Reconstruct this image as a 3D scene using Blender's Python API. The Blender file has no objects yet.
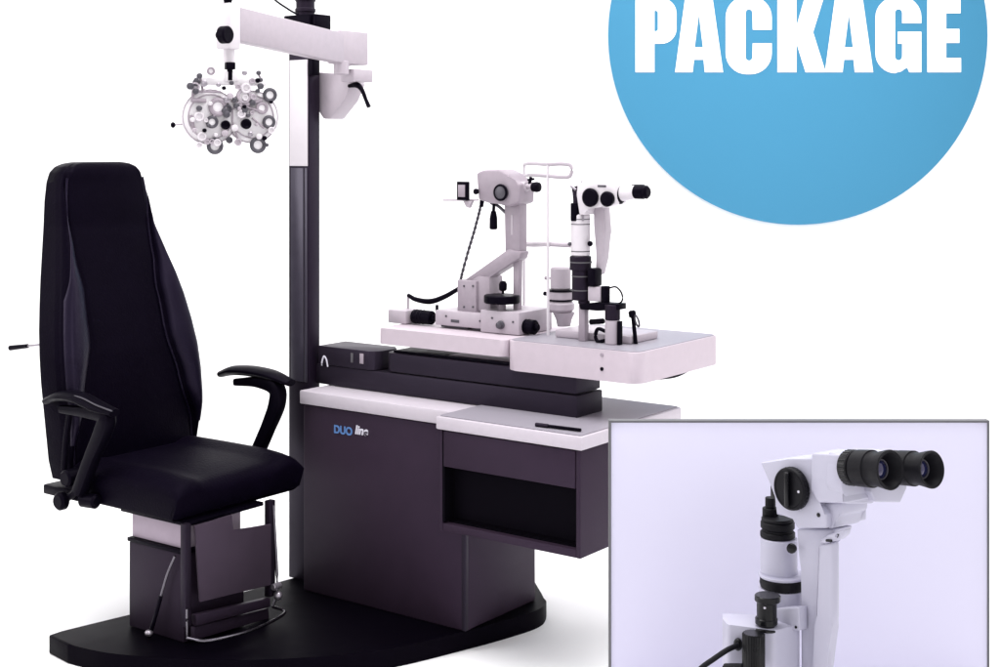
import bpy, bmesh, math, random
from mathutils import Vector, Matrix
random.seed(7)
SC = bpy.context.scene
COL = SC.collection
F, CX, HY, H = 1400.0, 500.0, 150.0, 1.45      # focal length (px at 1000 wide), centre column, horizon row, eye height

# ------------------------------------------------------------------ frames
class Frame:
    """A horizontal frame standing in the room: origin (x, y), axis a at angle ang, axis b 90 degrees further."""
    def __init__(s, ox, oy, ux, uy):
        l = math.hypot(ux, uy); s.ox, s.oy = ox, oy
        s.ux, s.uy = ux/l, uy/l; s.vx, s.vy = -s.uy, s.ux
        s.ang = math.atan2(s.uy, s.ux)
    def world(s, a, b):
        return s.ox+a*s.ux+b*s.vx, s.oy+a*s.uy+b*s.vy
    def local(s, x, y):
        dx, dy = x-s.ox, y-s.oy
        return dx*s.ux+dy*s.uy, dx*s.vx+dy*s.vy
    def on(s, px, py, b):
        k = (px-CX)/F
        a = (k*(s.oy+b*s.vy)-s.ox-b*s.vx)/(s.ux-k*s.uy)
        Y = s.world(a, b)[1]
        return a, H-(py-HY)/F*Y
    def ona(s, px, py, a):
        k = (px-CX)/F
        b = (k*(s.oy+a*s.uy)-s.ox-a*s.ux)/(s.vx-k*s.vy)
        Y = s.world(a, b)[1]
        return b, H-(py-HY)/F*Y
    def p(s, px, py, b):
        a, z = s.on(px, py, b); return (a, b, z)
    def Y(s, a, b): return s.world(a, b)[1]

F1 = Frame(-.10, 4.05, .805, -.593)            # the refraction unit and the chair
F2 = Frame(279/1400*2.4, 2.4, .56, -.828)      # the large microscope
F0 = Frame(0, 0, 1, 0)                         # the room

# ------------------------------------------------------------------ materials
def mat(name, col, rough=.5, spec=.5, metal=0., var=.06, nscale=40., bump=0., bscale=300., coat=0.):
    m = bpy.data.materials.new(name); m.use_nodes = True
    nt = m.node_tree; bs = nt.nodes['Principled BSDF']
    tc = nt.nodes.new('ShaderNodeTexCoord')
    nz = nt.nodes.new('ShaderNodeTexNoise'); nz.inputs['Scale'].default_value = nscale
    nz.inputs['Detail'].default_value = 5
    nt.links.new(tc.outputs['Object'], nz.inputs['Vector'])
    rmp = nt.nodes.new('ShaderNodeMix'); rmp.data_type = 'RGBA'
    c0 = [max(0, c*(1-var)) for c in col]; c1 = [min(1, c*(1+var)) for c in col]
    rmp.inputs[6].default_value = (*c0, 1); rmp.inputs[7].default_value = (*c1, 1)
    nt.links.new(nz.outputs['Fac'], rmp.inputs[0])
    nt.links.new(rmp.outputs[2], bs.inputs['Base Color'])
    mr = nt.nodes.new('ShaderNodeMapRange')
    mr.inputs['To Min'].default_value = max(.02, rough-.06); mr.inputs['To Max'].default_value = min(1, rough+.06)
    nt.links.new(nz.outputs['Fac'], mr.inputs['Value']); nt.links.new(mr.outputs[0], bs.inputs['Roughness'])
    bs.inputs['Specular IOR Level'].default_value = spec
    if max(col) < .06 and not name.startswith('scope'): bs.inputs['Specular Tint'].default_value = (.75, .62, .95, 1)
    bs.inputs['Metallic'].default_value = metal
    if coat: bs.inputs['Coat Weight'].default_value = coat
    if bump:
        n2 = nt.nodes.new('ShaderNodeTexNoise'); n2.inputs['Scale'].default_value = bscale; n2.inputs['Detail'].default_value = 3
        nt.links.new(tc.outputs['Object'], n2.inputs['Vector'])
        bp = nt.nodes.new('ShaderNodeBump'); bp.inputs['Strength'].default_value = bump; bp.inputs['Distance'].default_value = .002
        nt.links.new(n2.outputs['Fac'], bp.inputs['Height']); nt.links.new(bp.outputs['Normal'], bs.inputs['Normal'])
    return m
M = dict(
    leather=mat('black_leather', (.0020, .0012, .0042), .42, .035, var=.25, nscale=9, bump=.5, bscale=160),
    bolster=mat('leather_bolster', (.0050, .0034, .0100), .34, .22, var=.25, nscale=9, bump=.5, bscale=160),
    blackp=mat('black_plastic', (.0022, .0016, .0040), .4, .05, var=.2),
    base=mat('black_base', (.0014, .0009, .0024), .5, .03, var=.3, nscale=12),
    cab=mat('aubergine_panel', (.0225, .0135, .0235), .55, .22, var=.16, nscale=18, bump=.15),
    cabd=mat('dark_panel', (.0085,.0055,.010), .5, .22, var=.15, nscale=18),
    ped=mat('pedestal_panel', (.015, .0095, .0165), .55, .2, var=.15, nscale=18, bump=.1),
    pedl=mat('pedestal_sleeve', (.33, .27, .33), .5, .3, var=.1),
    plate=mat('footrest_plate', (.042, .030, .043), .55, .25, var=.12, nscale=22, bump=.2),
    arm=mat('arm_slate', (.015, .0115, .018), .48, .25, var=.15, nscale=14),
    armt=mat('block_grey', (.09, .085, .095), .5, .3, var=.1),
    col_=mat('column_metal', (.055, .048, .07), .33, .5, metal=.35, var=.15),
    cold=mat('column_dark', (.007, .004, .009), .45, .3),
    top=mat('counter_laminate', (.49, .445, .495), .4, .4, var=.05, nscale=60),
    table=mat('table_laminate', (.50, .43, .48), .45, .35, var=.07, nscale=35, bump=.1),
    enamel=mat('grey_enamel', (.30, .255, .295), .4, .4, var=.10, nscale=50),
    light=mat('light_enamel', (.42, .37, .415), .4, .4, var=.08, nscale=50),
    refr=mat('refractor_enamel', (.82, .79, .815), .35, .4, var=.03),
    seatl=mat('seat_leather', (.0022, .0013, .0046), .58, .035, var=.3, nscale=9, bump=.7, bscale=140),
    white=mat('white_enamel', (.64, .60, .635), .35, .4, var=.03),
    lav=mat('lavender_panel', (.70, .682, .835), .8, .1, var=.008, nscale=2.5),
    scope=mat('scope_enamel', (.45, .44, .54), .38, .4, var=.02, nscale=30, bump=.05),
    scoped=mat('scope_enamel_grey', (.50, .49, .60), .42, .4, var=.02, nscale=30),
    rubber=mat('scope_rubber', (.005, .0047, .007), .5, .14, var=.2, bump=.1),
    gloss=mat('scope_black_gloss', (.003, .003, .0045), .25, .25, var=.2),
    glass=mat('lens_glass', (.008, .01, .05), .05, .9, var=.2, coat=1),
    chrome=mat('chrome', (.13, .12, .14), .25, .5, metal=1, var=.1),
    steel=mat('brushed_steel', (.35, .32, .36), .35, .5, metal=.8, var=.1),
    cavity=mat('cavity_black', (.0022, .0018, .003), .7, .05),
    blue=mat('sign_blue', (.0555, .233, .386), .6, .12, var=.006, nscale=3),
    letter=mat('sign_white', (.97, .97, .97), .6, .2, var=.004),
    frame=mat('frame_grey', (.13, .13, .14), .5, .3),
    back=mat('studio_white', (.93, .925, .93), .9, .0, var=.004, nscale=1.5),
    shaded_top=mat('shaded_laminate', (.27, .25, .29), .45, .3, var=.05, nscale=60),  # shade of the top faces under front light, put into the colour
    inkb=mat('ink_blue', (.09, .19, .42), .5, .3),
    inkw=mat('ink_white', (.62, .60, .68), .5, .3),
    plinth=mat('plinth_white', (.82, .81, .84), .5, .3),
    ring=mat('lens_ring_grey', (.07, .065, .08), .35, .5, metal=.3, var=.15),
)

# ------------------------------------------------------------------ mesh builder
class MB:
    def __init__(s): s.bm = bmesh.new()
    def _merge(s, t):
        bmesh.ops.recalc_face_normals(t, faces=t.faces[:])
        me = bpy.data.meshes.new('tmp'); t.to_mesh(me); t.free(); s.bm.from_mesh(me); bpy.data.meshes.remove(me); return s
    def _bev(s, t, bev, seg, edges=None):
        if bev: bmesh.ops.bevel(t, geom=edges or t.edges[:], offset=bev, segments=seg, profile=.5, affect='EDGES', clamp_overlap=True)
    def box(s, a0, a1, b0, b1, z0, z1, bev=0., seg=2, vert=False):
        t = bmesh.new()
        vs = [t.verts.new((a, b, z)) for z in (z0, z1) for a, b in ((a0, b0), (a1, b0), (a1, b1), (a0, b1))]
        for f in ((3,2,1,0), (4,5,6,7), (0,1,5,4), (1,2,6,5), (2,3,7,6), (3,0,4,7)): t.faces.new([vs[i] for i in f])
        ed = [e for e in t.edges if abs(e.verts[0].co.z-e.verts[1].co.z) > 1e-6] if vert else None
        s._bev(t, bev, seg, ed); return s._merge(t)
    def prism(s, poly, c0, c1, axis='b', bev=0., seg=2):
        """poly in (a,z) extruded along b, in (a,b) along z, or in (b,z) along a."""
        f = {'b': lambda p, c: (p[0], c, p[1]), 'z': lambda p, c: (p[0], p[1], c), 'a': lambda p, c: (c, p[0], p[1])}[axis]
        t = bmesh.new()
        lo = [t.verts.new(f(p, c0)) for p in poly]; hi = [t.verts.new(f(p, c1)) for p in poly]
        n = len(poly); t.faces.new(lo); t.faces.new(hi[::-1])
        for i in range(n): t.faces.new((lo[i], lo[(i+1) % n], hi[(i+1) % n], hi[i]))
        s._bev(t, bev, seg); return s._merge(t)
    def lathe(s, p0, d, prof, n=32):
        """prof: (distance along d, radius) pairs revolved about the axis p0 + t d."""
        p0 = Vector(p0); d = Vector(d).normalized()
        x = d.orthogonal().normalized(); y = d.cross(x)
        t = bmesh.new(); rings = []
        for q, r in prof:
            if r <= 1e-6: rings.append([t.verts.new(p0+d*q)])
            else: rings.append([t.verts.new(p0+d*q+(x*math.cos(2*math.pi*i/n)+y*math.sin(2*math.pi*i/n))*r) for i in range(n)])
        for A, B in zip(rings, rings[1:]):
            for i in range(n):
                j = (i+1) % n
                if len(A) == 1 and len(B) == 1: break
                if len(A) == 1: t.faces.new((A[0], B[i], B[j]))
                elif len(B) == 1: t.faces.new((A[i], B[0], A[j]))
                else: t.faces.new((A[i], B[i], B[j], A[j]))
        if len(rings[0]) > 1: t.faces.new(rings[0][::-1])
        if len(rings[-1]) > 1: t.faces.new(rings[-1])
        return s._merge(t)
    def cyl(s, p0, p1, r, r1=None, c=0., n=24):
        p0, p1 = Vector(p0), Vector(p1); L = (p1-p0).length; r1 = r if r1 is None else r1
        c = min(c, L*.45, r*.6)
        prof = [(0, r-c), (c, r), (L-c, r1), (L, r1-c)] if c else [(0, r), (L, r1)]
        return s.lathe(p0, p1-p0, prof, n)
    def knurl(s, p0, d, L, r, n=28, c=.002, dep=.06):
        """a ribbed grip cylinder"""
        p0 = Vector(p0); d = Vector(d).normalized(); x = d.orthogonal().normalized(); y = d.cross(x)
        t = bmesh.new(); rings = []; m = n*4
        for q, k in ((0, .9), (c, 1), (L-c, 1), (L, .9)):
            ring = []
            for i in range(m):
                rr = r*k*(1-(dep if i % 4 in (0, 1) else 0)); an = 2*math.pi*i/m
                ring.append(t.verts.new(p0+d*q+(x*math.cos(an)+y*math.sin(an))*rr))
            rings.append(ring)
        for A, B in zip(rings, rings[1:]):
            for i in range(m): t.faces.new((A[i], A[(i+1) % m], B[(i+1) % m], B[i]))
        t.faces.new(rings[0][::-1]); t.faces.new(rings[-1]); return s._merge(t)
    def ball(s, c, r, sc=(1, 1, 1), n=20):
        t = bmesh.new(); bmesh.ops.create_uvsphere(t, u_segments=n, v_segments=n//2, radius=r)
        for v in t.verts: v.co = Vector((v.co.x*sc[0], v.co.y*sc[1], v.co.z*sc[2]))+Vector(c)
        return s._merge(t)
    def sweep(s, path, w, h=None, up=(0, 0, 1), n=12, cap=True, sub=6, pw=2.):
        """a smooth tube of superelliptic section (half-widths w sideways, h along up) through path"""
        P = catmull([Vector(p) for p in path], sub)
        N = len(P); up = Vector(up)
        def val(q, i):
            if not isinstance(q, (list, tuple)): return q
            f = i/(N-1)*(len(q)-1); k = min(int(f), len(q)-2); return q[k]+(q[k+1]-q[k])*(f-k)
        if h is None: h = w
        t = bmesh.new(); rings = []
        for i, p in enumerate(P):
            d = (P[min(i+1, N-1)]-P[max(i-1, 0)]).normalized()
            x = d.cross(up); x = x.normalized() if x.length > 1e-4 else d.orthogonal().normalized()
            y = x.cross(d).normalized(); ring = []
            for k in range(n):
                an = 2*math.pi*(k+.5)/n; c_, s_ = math.cos(an), math.sin(an)
                cx = math.copysign(abs(c_)**(2/pw), c_); sy = math.copysign(abs(s_)**(2/pw), s_)
                ring.append(t.verts.new(p+x*cx*val(w, i)+y*sy*val(h, i)))
            rings.append(ring)
        for A, B in zip(rings, rings[1:]):
            for k in range(n): t.faces.new((A[k], A[(k+1) % n], B[(k+1) % n], B[k]))
        t.faces.new(rings[0][::-1]); t.faces.new(rings[-1]); return s._merge(t)
    def torus(s, c, axis, R, r, n=32, k=10):
        axis = Vector(axis).normalized(); x = axis.orthogonal().normalized(); y = axis.cross(x); c = Vector(c)
        t = bmesh.new(); rings = []
        for i in range(n):
            an = 2*math.pi*i/n; e = x*math.cos(an)+y*math.sin(an)
            rings.append([t.verts.new(c+e*(R+r*math.cos(2*math.pi*j/k))+axis*r*math.sin(2*math.pi*j/k)) for j in range(k)])
        for i in range(n):
            A, B = rings[i], rings[(i+1) % n]
            for j in range(k): t.faces.new((A[j], A[(j+1) % k], B[(j+1) % k], B[j]))
        return s._merge(t)
    def build(s, name, m, parent=None, smooth=35, off=None):
        me = bpy.data.meshes.new(name)
        o_ = Vector(off) if off is not None else (Vector(parent['_o']) if parent is not None and '_o' in parent else Vector((0, 0, 0)))
        for v in s.bm.verts: v.co -= o_
        for f in s.bm.faces: f.smooth = True
        s.bm.to_mesh(me); s.bm.free()
        me.set_sharp_from_angle(angle=math.radians(smooth))
        me.materials.append(M[m])
        o = bpy.data.objects.new(name, me); COL.objects.link(o)
        if parent is not None:
            o.parent = parent
            if '_o' in parent: o['_o'] = list(parent['_o'])
        return o

def catmull(P, sub):
    if sub < 2 or len(P) < 3: return P
    out = []; Q = [P[0]*2-P[1]]+P+[P[-1]*2-P[-2]]
    for i in range(1, len(Q)-2):
        a, b, c, d = Q[i-1], Q[i], Q[i+1], Q[i+2]
        for k in range(sub):
            t = k/sub
            out.append(.5*((2*b)+(c-a)*t+(2*a-5*b+4*c-d)*t*t+(3*b-a-3*c+d)*t**3))
    out.append(P[-1]); return out

def thing(name, fr, o, label, cat, group=None):
    e = bpy.data.objects.new(name, None); COL.objects.link(e); e.empty_display_size = .1
    x, y = fr.world(o[0], o[1]); e.location = (x, y, o[2]); e.rotation_euler = (0, 0, fr.ang)
    e['label'] = label; e['category'] = cat; e['_o'] = list(o)
    if group: e['group'] = group
    return e
def solo(o, fr, label, cat):
    """turn one mesh without parent into a thing standing in frame fr"""
    x, y = fr.world(0, 0); o.location = (x, y, 0); o.rotation_euler = (0, 0, fr.ang)
    o['label'] = label; o['category'] = cat
def text_part(name, txt, m, parent, size, loc, rot, extrude=.0008, shear=0., align='LEFT', bold=0.):
    c = bpy.data.curves.new(name, 'FONT'); c.body = txt; c.size = size; c.extrude = extrude; c.shear = shear; c.align_x = align; c.offset = bold
    t = bpy.data.objects.new('tmp', c); COL.objects.link(t)
    bpy.context.view_layer.update()
    me = bpy.data.meshes.new_from_object(t.evaluated_get(bpy.context.evaluated_depsgraph_get()))
    bpy.data.objects.remove(t); me.materials.clear(); me.materials.append(M[m]); me.name = name
    R = rot.to_matrix().to_4x4() if hasattr(rot, 'to_matrix') else rot
    me.transform(Matrix.Translation(Vector(loc)-Vector(parent['_o'])) @ R)
    o = bpy.data.objects.new(name, me); COL.objects.link(o); o.parent = parent; o['_o'] = list(parent['_o']); return o
RX90 = Matrix.Rotation(math.pi/2, 4, 'X')

# ================================================================== SETTING: white studio sweep
bm = MB(); prof = [(-8, 0)]
prof += [(6.2, 0)]+[(6.2+1.0*math.sin(math.radians(t)), 1.0-1.0*math.cos(math.radians(t))) for t in range(6, 91, 6)]+[(7.2, 7.0)]
t = bmesh.new(); X0, X1 = -14, 14
L = [t.verts.new((X0, y, z)) for y, z in prof]; R_ = [t.verts.new((X1, y, z)) for y, z in prof]
for i in range(len(prof)-1): t.faces.new((L[i], R_[i], R_[i+1], L[i+1]))
bm.bm.from_mesh((lambda me: (t.to_mesh(me), me)[1])(bpy.data.meshes.new('t'))); t.free()
o = bm.build('floor', 'back', smooth=60); o['kind'] = 'structure'; o['label'] = 'plain white studio floor curving up into the white backdrop'

# ================================================================== REFRACTION STAND
O1 = (-.3, .18, 0)
stand = thing('refraction_stand', F1, O1, 'dark aubergine exam stand with tall column, drawer and white swing tables on a black base', 'exam stand')
# base plate (outline in world metres, read off the floor)
W = [(-1.30, 4.03), (-1.22, 3.95), (-1.06, 3.875), (-.80, 3.83), (-.55, 3.845), (-.33, 3.905), (-.10, 4.06), (.06, 4.19), (.125, 4.265), (.145, 4.34),
     (.125, 4.40), (.10, 4.62), (-.1, 4.80), (-.45, 4.80), (-.62, 4.62), (-.80, 4.42), (-1.116, 4.20), (-1.27, 4.06)]
# corners stay crisp: smooth only the near curve
near = catmull([Vector((x, y, 0)) for x, y in W[1:10]], 6)
outl = [F1.local(*W[0])]+[F1.local(p.x, p.y) for p in near]+[F1.local(*w) for w in W[10:]]
MB().prism(outl, 0.0, .055, 'z', bev=.006).build('base_plate', 'base', stand)
# cabinet: front bowed a little
MB().box(-.65, 0, 0, .355, .055, .645, bev=.006).build('cabinet', 'cab', stand)
cabinet = [c for c in COL.objects if c.name == 'cabinet'][0]
a0, z0 = F1.on(334, 432.5, -.001); 
text_part('logo', 'DUO', 'inkb', cabinet, .034, (a0, -.0015, z0), RX90, shear=.0, bold=.0012)
a1, z1 = F1.on(355, 433.5, -.001)
text_part('logo', 'line', 'inkw', cabinet, .037, (a1, -.0015, z1), RX90, shear=.2, bold=.0012)
MB().box(-.012, .0025, -.0025, .010, .058, .643, bev=.001).build('edge_trim', 'arm', cabinet)
def rounded_(a0, a1, b0, b1, r):
    return [(a0+r, b0), (a1-r, b0), (a1, b0+r), (a1, b1-r), (a1-r, b1), (a0+r, b1), (a0, b1-r), (a0, b0+r)]
# counter: strip over the cabinet and wider top over the drawer
MB().box(-.655, .0, -.012, .40, .648, .690, bev=.004).build('counter_strip', 'top', stand)
MB().box(-.03, .466, -.10, .44, .655, .692, bev=.005).build('countertop', 'top', stand)
MB().prism(rounded_(-.024, .458, -.092, .434, .006), .6925, .6945, 'z').build('shaded_top_sheet', 'shaded_top', [c_ for c_ in COL.objects if c_.name == 'countertop'][0])  # added dark sheet: the counter top's shade painted on
# drawer housing with open compartment
dz0, dz1 = .366, .652; da0, da1 = -.022, .455; db0, db1 = -.09, .42
m = MB(); m.box(da0, da0+.008, db0, db1, dz0, dz1, .002); m.box(da1-.014, da1, db0, db1, dz0, dz1, .002)
m.box(da0+.0085, da1-.0145, db0+.001, db1, dz0, dz0+.022, .002); m.box(da0+.0085, da1-.0145, db0+.03, db1, dz1-.03, dz1)
m.box(da0+.0125, da1-.0145, db1-.012, db1-.001, dz0+.0225, dz1-.0305)
dr = m.build('drawer_housing', 'cab', stand)
MB().box(da0+.0135, da1-.0155, db0-.002, db0+.018, .550, dz1-.001, .003).build('drawer_front', 'cab', dr)
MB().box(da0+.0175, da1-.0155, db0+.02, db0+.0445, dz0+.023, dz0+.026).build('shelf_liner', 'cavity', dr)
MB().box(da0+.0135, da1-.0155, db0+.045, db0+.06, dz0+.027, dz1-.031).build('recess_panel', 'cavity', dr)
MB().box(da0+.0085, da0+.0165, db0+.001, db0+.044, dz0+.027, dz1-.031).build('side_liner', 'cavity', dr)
# column
ca0, cb0 = -.745, .07
def colpx(y): return F1.on(289, y, cb0)
ca0 = F1.on(288.5, 300, cb0)[0]; ca1 = F1.on(309, 300, cb0)[0]; cb1 = F1.ona(320, 300, ca1)[0]
ztop = F1.on(300, 26, cb0)[1]
m = MB(); m.box(ca0, ca1, cb0, cb1, .055, ztop, .004)
column = m.build('column', 'cold', stand)
MB().box(ca0+.014, ca1-.022, cb0-.004, cb0-.0005, .70, F1.on(300, 168, cb0)[1], .0015).build('guide_rail', 'col_', column)
MB().box(ca1-.018, ca1-.006, cb0-.004, cb0-.0005, .70, F1.on(300, 168, cb0)[1], .0015).build('guide_rail', 'col_', column)
MB().box(ca0+.009, ca1-.004, cb0-.005, cb0-.0006, F1.on(300, 166, cb0)[1], F1.on(300, 60, cb0)[1], .001).build('lamp_strip', 'white', column)
# clamp collar and slimmer upper tube
m = MB(); m.box(ca0-.012, ca1+.012, cb0-.01, cb1+.02, ztop-.002, F1.on(300, 15, cb0)[1], .003)
m.build('clamp_collar', 'blackp', stand); m = MB(); m.box(ca1+.0105, ca1+.030, cb0, cb1+.02, F1.on(312, 30, cb0)[1], F1.on(312, 14, cb0)[1], .003)
m.build('collar_block', 'blackp', stand); m = MB(); m.box(ca1+.0005, ca1+.020, cb0-.004, cb0+.03, F1.on(312, 75, cb0)[1], F1.on(312, 58, cb0)[1], .003)
m.build('stop_block', 'blackp', stand)
m = MB(); pc = ((ca0+ca1)/2+.005, (cb0+cb1)/2)
m.cyl((pc[0], pc[1], ztop+.02), (pc[0], pc[1], 2.02), .030, n=28)
for k in range(4): m.cyl((pc[0], pc[1], ztop+.045+k*.035), (pc[0], pc[1], ztop+.060+k*.035), .0335, c=.003)
m.build('upper_tube', 'cabd', stand)
q0 = F1.p(302, 17, cb0); q1 = F1.p(288, 9, cb0-.02); q2 = F1.p(272, -3, cb0-.05); q3 = F1.p(255, -26, cb0-.08)
m = MB(); m.sweep([q0, q1, q2, q3], .0035, n=8)
m.build('cable', 'blackp', stand)
# bracket behind the column, lever, elbow
bb = cb1+.01
poly = [F1.on(*p, bb) for p in ((316, 72), (346, 74), (351, 84), (344, 101), (330, 119), (323, 119), (316, 108))]
br = MB().prism(poly, bb, bb+.07, 'b', bev=.006).build('arm_bracket', 'light', stand)
MB().sweep([F1.p(349, 86, bb-.01), F1.p(357, 85, bb-.015), F1.p(362, 90, bb-.02), F1.p(366, 100, bb-.02), F1.p(369, 107, bb-.02)], [.006, .010, .007, .006, .007], n=10).build('lock_lever', 'blackp', br)
el = MB(); c = F1.p(341, 50, cb0-.02)
zt = F1.on(341, 31, c[1])[1]; zb = F1.on(341, 75, c[1])[1]
el.box(c[0]-.030, c[0]+.026, c[1]-.03, c[1]+.10, F1.on(341, 64, c[1])[1], zt, .004)
el.cyl((c[0]+.006, c[1]-.005, zb), (c[0]+.006, c[1]-.005, F1.on(341, 64, c[1])[1]+.01), .024, c=.003)
el.box(c[0]-.03, c[0]+.028, c[1]+.03, c[1]+.12, zb-.02, zb+.02, .004)
el.build('elbow', 'light', stand)
# phoropter arm: from the elbow forward over the chair
F4o = F1.world(c[0]+.002, c[1]); lx = (232-CX)/F*3.95; ly = 3.95
FA = Frame(F4o[0], F4o[1], lx-F4o[0], ly-F4o[1])     # a runs from elbow to the instrument
La = math.hypot(lx-F4o[0], ly-F4o[1])
def za(px, py, a): return H-(py-HY)/F*FA.Y(a, 0)
def put(o):
    # stand the part, built in frame FA, under the exam stand
    x, y = FA.world(0, 0); bpy.context.view_layer.update()
    o.parent = stand; o.matrix_parent_inverse = stand.matrix_world.inverted(); o.location = (x, y, 0); o.rotation_euler = (0, 0, FA.ang); o['_o'] = [0, 0, 0]; return o
poly = [(0, za(0, 64, 0)), (0, za(0, 34, 0)), (La-.01, za(0, 7, La)), (La-.01, za(0, 41, La))]
ab = put(MB().prism(poly, -.022, .022, 'b', bev=.004).build('arm_beam', 'light')); tA = ab
m = MB(); m.box(-.022, -.012+.014, -.024, .024, za(0, 66, 0), za(0, 32, 0), .003); m.build('end_cap', 'enamel', ab)
# head block at the near end
zc = za(0, 38, La)
m = MB(); m.box(La-.008, La+.040, -.026, .026, za(0, 50, La), za(0, 4, La), .006)
m.cyl((La+.012, 0, za(0, 63, La)), (La+.012, 0, za(0, 50, La)+.003), .016, c=.002)
m.build('arm_head', 'white', tA)
# ---- knobs (placed on world directions facing the viewer)
def ka(px, py, b): return FA.p(px, py, b)
m = MB(); k = ka(221, 35, .036); m.cyl(k, (k[0], k[1]+.028, k[2]), .0245, c=.004); m.cyl((k[0], k[1]-.012, k[2]), k, .010)
m.build('clamp_knob', 'blackp', tA)
m = MB(); k = ka(230, 0, .0); m.lathe((La+.018, 0, k[2]-.014), (0, 0, 1), [(0, .006), (.002, .010), (.012, .012), (.016, .026), (.045, .027), (.05, .02)], 20)
m.build('tilt_knob', 'blackp', tA)

# logo block on the cabinet left
bx = .10
poly = []
pa0 = F1.on(316, 350, bx)[0]; pa1 = F1.on(376, 350, bx)[0]
zt0 = F1.on(350, 349, bx)[1]; zb0 = F1.on(350, 379, bx)[1]
hb = MB().prism([(ca1+.012, bx), (pa1-.03, bx), (pa1-.012, bx+.006), (pa1, bx+.03), (pa1, bx+.10), (pa1-.03, bx+.13), (ca1+.012, bx+.13)], .757, zt0, 'z', bev=.003).build('hinge_block', 'arm', stand)
sa = F1.on(351, 366, bx)[0]
MB().box(sa, sa+.010, bx-.0025, bx-.0002, .775, zt0-.012, .0008).build('indicator_bar', 'armt', hb)
sa = F1.on(360, 366, bx)[0]
MB().box(sa, sa+.016, bx-.0025, bx-.0002, .775, zt0-.010, .0008).build('indicator_bar', 'enamel', hb)
# arch emblem
ea, ez = F1.on(322, 366, bx); 
m = MB(); pts = [(ea, bx-.001, ez+.002), (ea+.001, bx-.001, ez+.015), (ea+.009, bx-.001, ez+.032), (ea+.020, bx-.001, ez+.023), (ea+.026, bx-.001, ez)]
m.sweep(pts, .0013, .0032, n=6); m.build('emblem', 'inkw', hb)
# lower and upper swing beams
lb0, lb1 = .105, .240
MB().box(F1.on(305, 380, lb0)[0], .317, lb0, lb1, .6925, .756, .004).build('lower_beam', 'arm', stand)
ua0 = F1.on(383, 365, lb0+.002)[0]
ua1 = .312
pl = [(ua0+.03, lb0+.002), (ua1, lb0+.002), (ua1, lb1-.004), (ua0+.04, lb1-.004), (ua0+.008, lb1-.03), (ua0, lb0+.055), (ua0+.008, lb0+.018)]
ub = MB().prism(pl, .7595, .818, 'z', bev=.004).build('upper_beam', 'arm', stand)
MB().box(ua0+.035, ua1-.0, lb0+.012, lb1-.01, .8185, .826, .001).build('top_plate', 'blackp', ub)
# instrument tables
tb = .085
ta1, tz = F1.on(632, 350, tb); ta_s = F1.on(505, 338, tb)[0]; ta0 = F1.on(377, 325, tb)[0]
TZ = .897
def tz_at(py, px): return F1.on(px, py, tb)[1]
rz0 = tz_at(370, 507)
def rounded(a0, a1, b0, b1, r, n=6, only=None):
    P = []
    for (cx, cy, s) in ((a0+r, b0+r, 180), (a1-r, b0+r, 270), (a1-r, b1-r, 0), (a0+r, b1-r, 90)):
        for k in range(n+1):
            an = math.radians(s+90*k/n); P.append((cx+r*math.cos(an), cy+r*math.sin(an)))
    return P
sb = F1.ona(718, 350, ta1+.012)[0]
MB().prism(rounded(ta_s, ta1+.02, tb, sb, .035), rz0, TZ, 'z', bev=.003).build('instrument_table', 'table', stand)
m = MB(); 
m.prism(rounded(ta0, ta_s-.002, tb+.002, tb+.36, .02), tz_at(357, 500), TZ-.001, 'z', bev=.003)
m.build('instrument_table', 'table', stand)
tab_r = [c_ for c_ in COL.objects if c_.name == 'instrument_table'][0]
for py, mt_ in ((355, 'enamel'), (369, 'blackp')):
    k = F1.p(602, py, tb); MB().cyl((k[0], k[1]-.003, k[2]), (k[0], k[1]+.004, k[2]), .0055, c=.001, n=16).build('screw', mt_, tab_r)
k0 = F1.ona(657, 379, ta1-.02); k1 = F1.ona(690, 374, ta1-.02)
m = MB(); m.sweep([(ta1-.02, k0[0], rz0-.008), (ta1-.015, (k0[0]+k1[0])/2, rz0-.013), (ta1-.02, k1[0], rz0-.006)], .006, .005, n=8); m.build('release_lever', 'blackp', tab_r)
MB().prism(rounded(ta_s+.006, ta1+.013, tb+.007, sb-.007, .028), TZ+.0003, TZ+.0016, 'z').build('shaded_top_sheet', 'shaded_top', tab_r)  # same painted shade on the table top
# support block between beams and tables
MB().box(ta_s-.25, ta_s+.22, lb0+.03, lb1-.02, .8265, rz0+.002, .002).build('table_bracket', 'enamel', stand)
# pen on the counter
p0, p1 = F1.on(536, 427, -.0), F1.on(580, 432, .0)
m = MB(); fy = .0
def counter_pt(px, py, z=.6948):
    Y = (H-z)*F/(py-HY); X = (px-CX)/F*Y; return (*F1.local(X, Y), z)
A_, B_ = counter_pt(536, 426.5), counter_pt(581, 432)
A_ = (A_[0], A_[1], .7000); B_ = (B_[0], B_[1], .7000)
m.cyl(A_, B_, .0045, c=.001, n=12)
pen = thing('pen', F1, ((A_[0]+B_[0])/2, (A_[1]+B_[1])/2, .695), 'thin dark pen lying on the white countertop above the drawer', 'pen')
m.build('barrel', 'blackp', pen)
m = MB(); d = (Vector(B_)-Vector(A_)); m.cyl(Vector(A_)-d.normalized()*.001, Vector(A_)+d*.28, .0056, c=.001, n=12); m.build('cap', 'cabd', pen)

# ================================================================== CHAIR
OC = (-.78, -.36, .055)
chair = thing('exam_chair', F1, OC, 'black leather exam chair with tall tapered backrest, armrests and footplate', 'chair')
sa0, sa1, s0, s1 = -1.045, -.553, -.595, -.095
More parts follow.
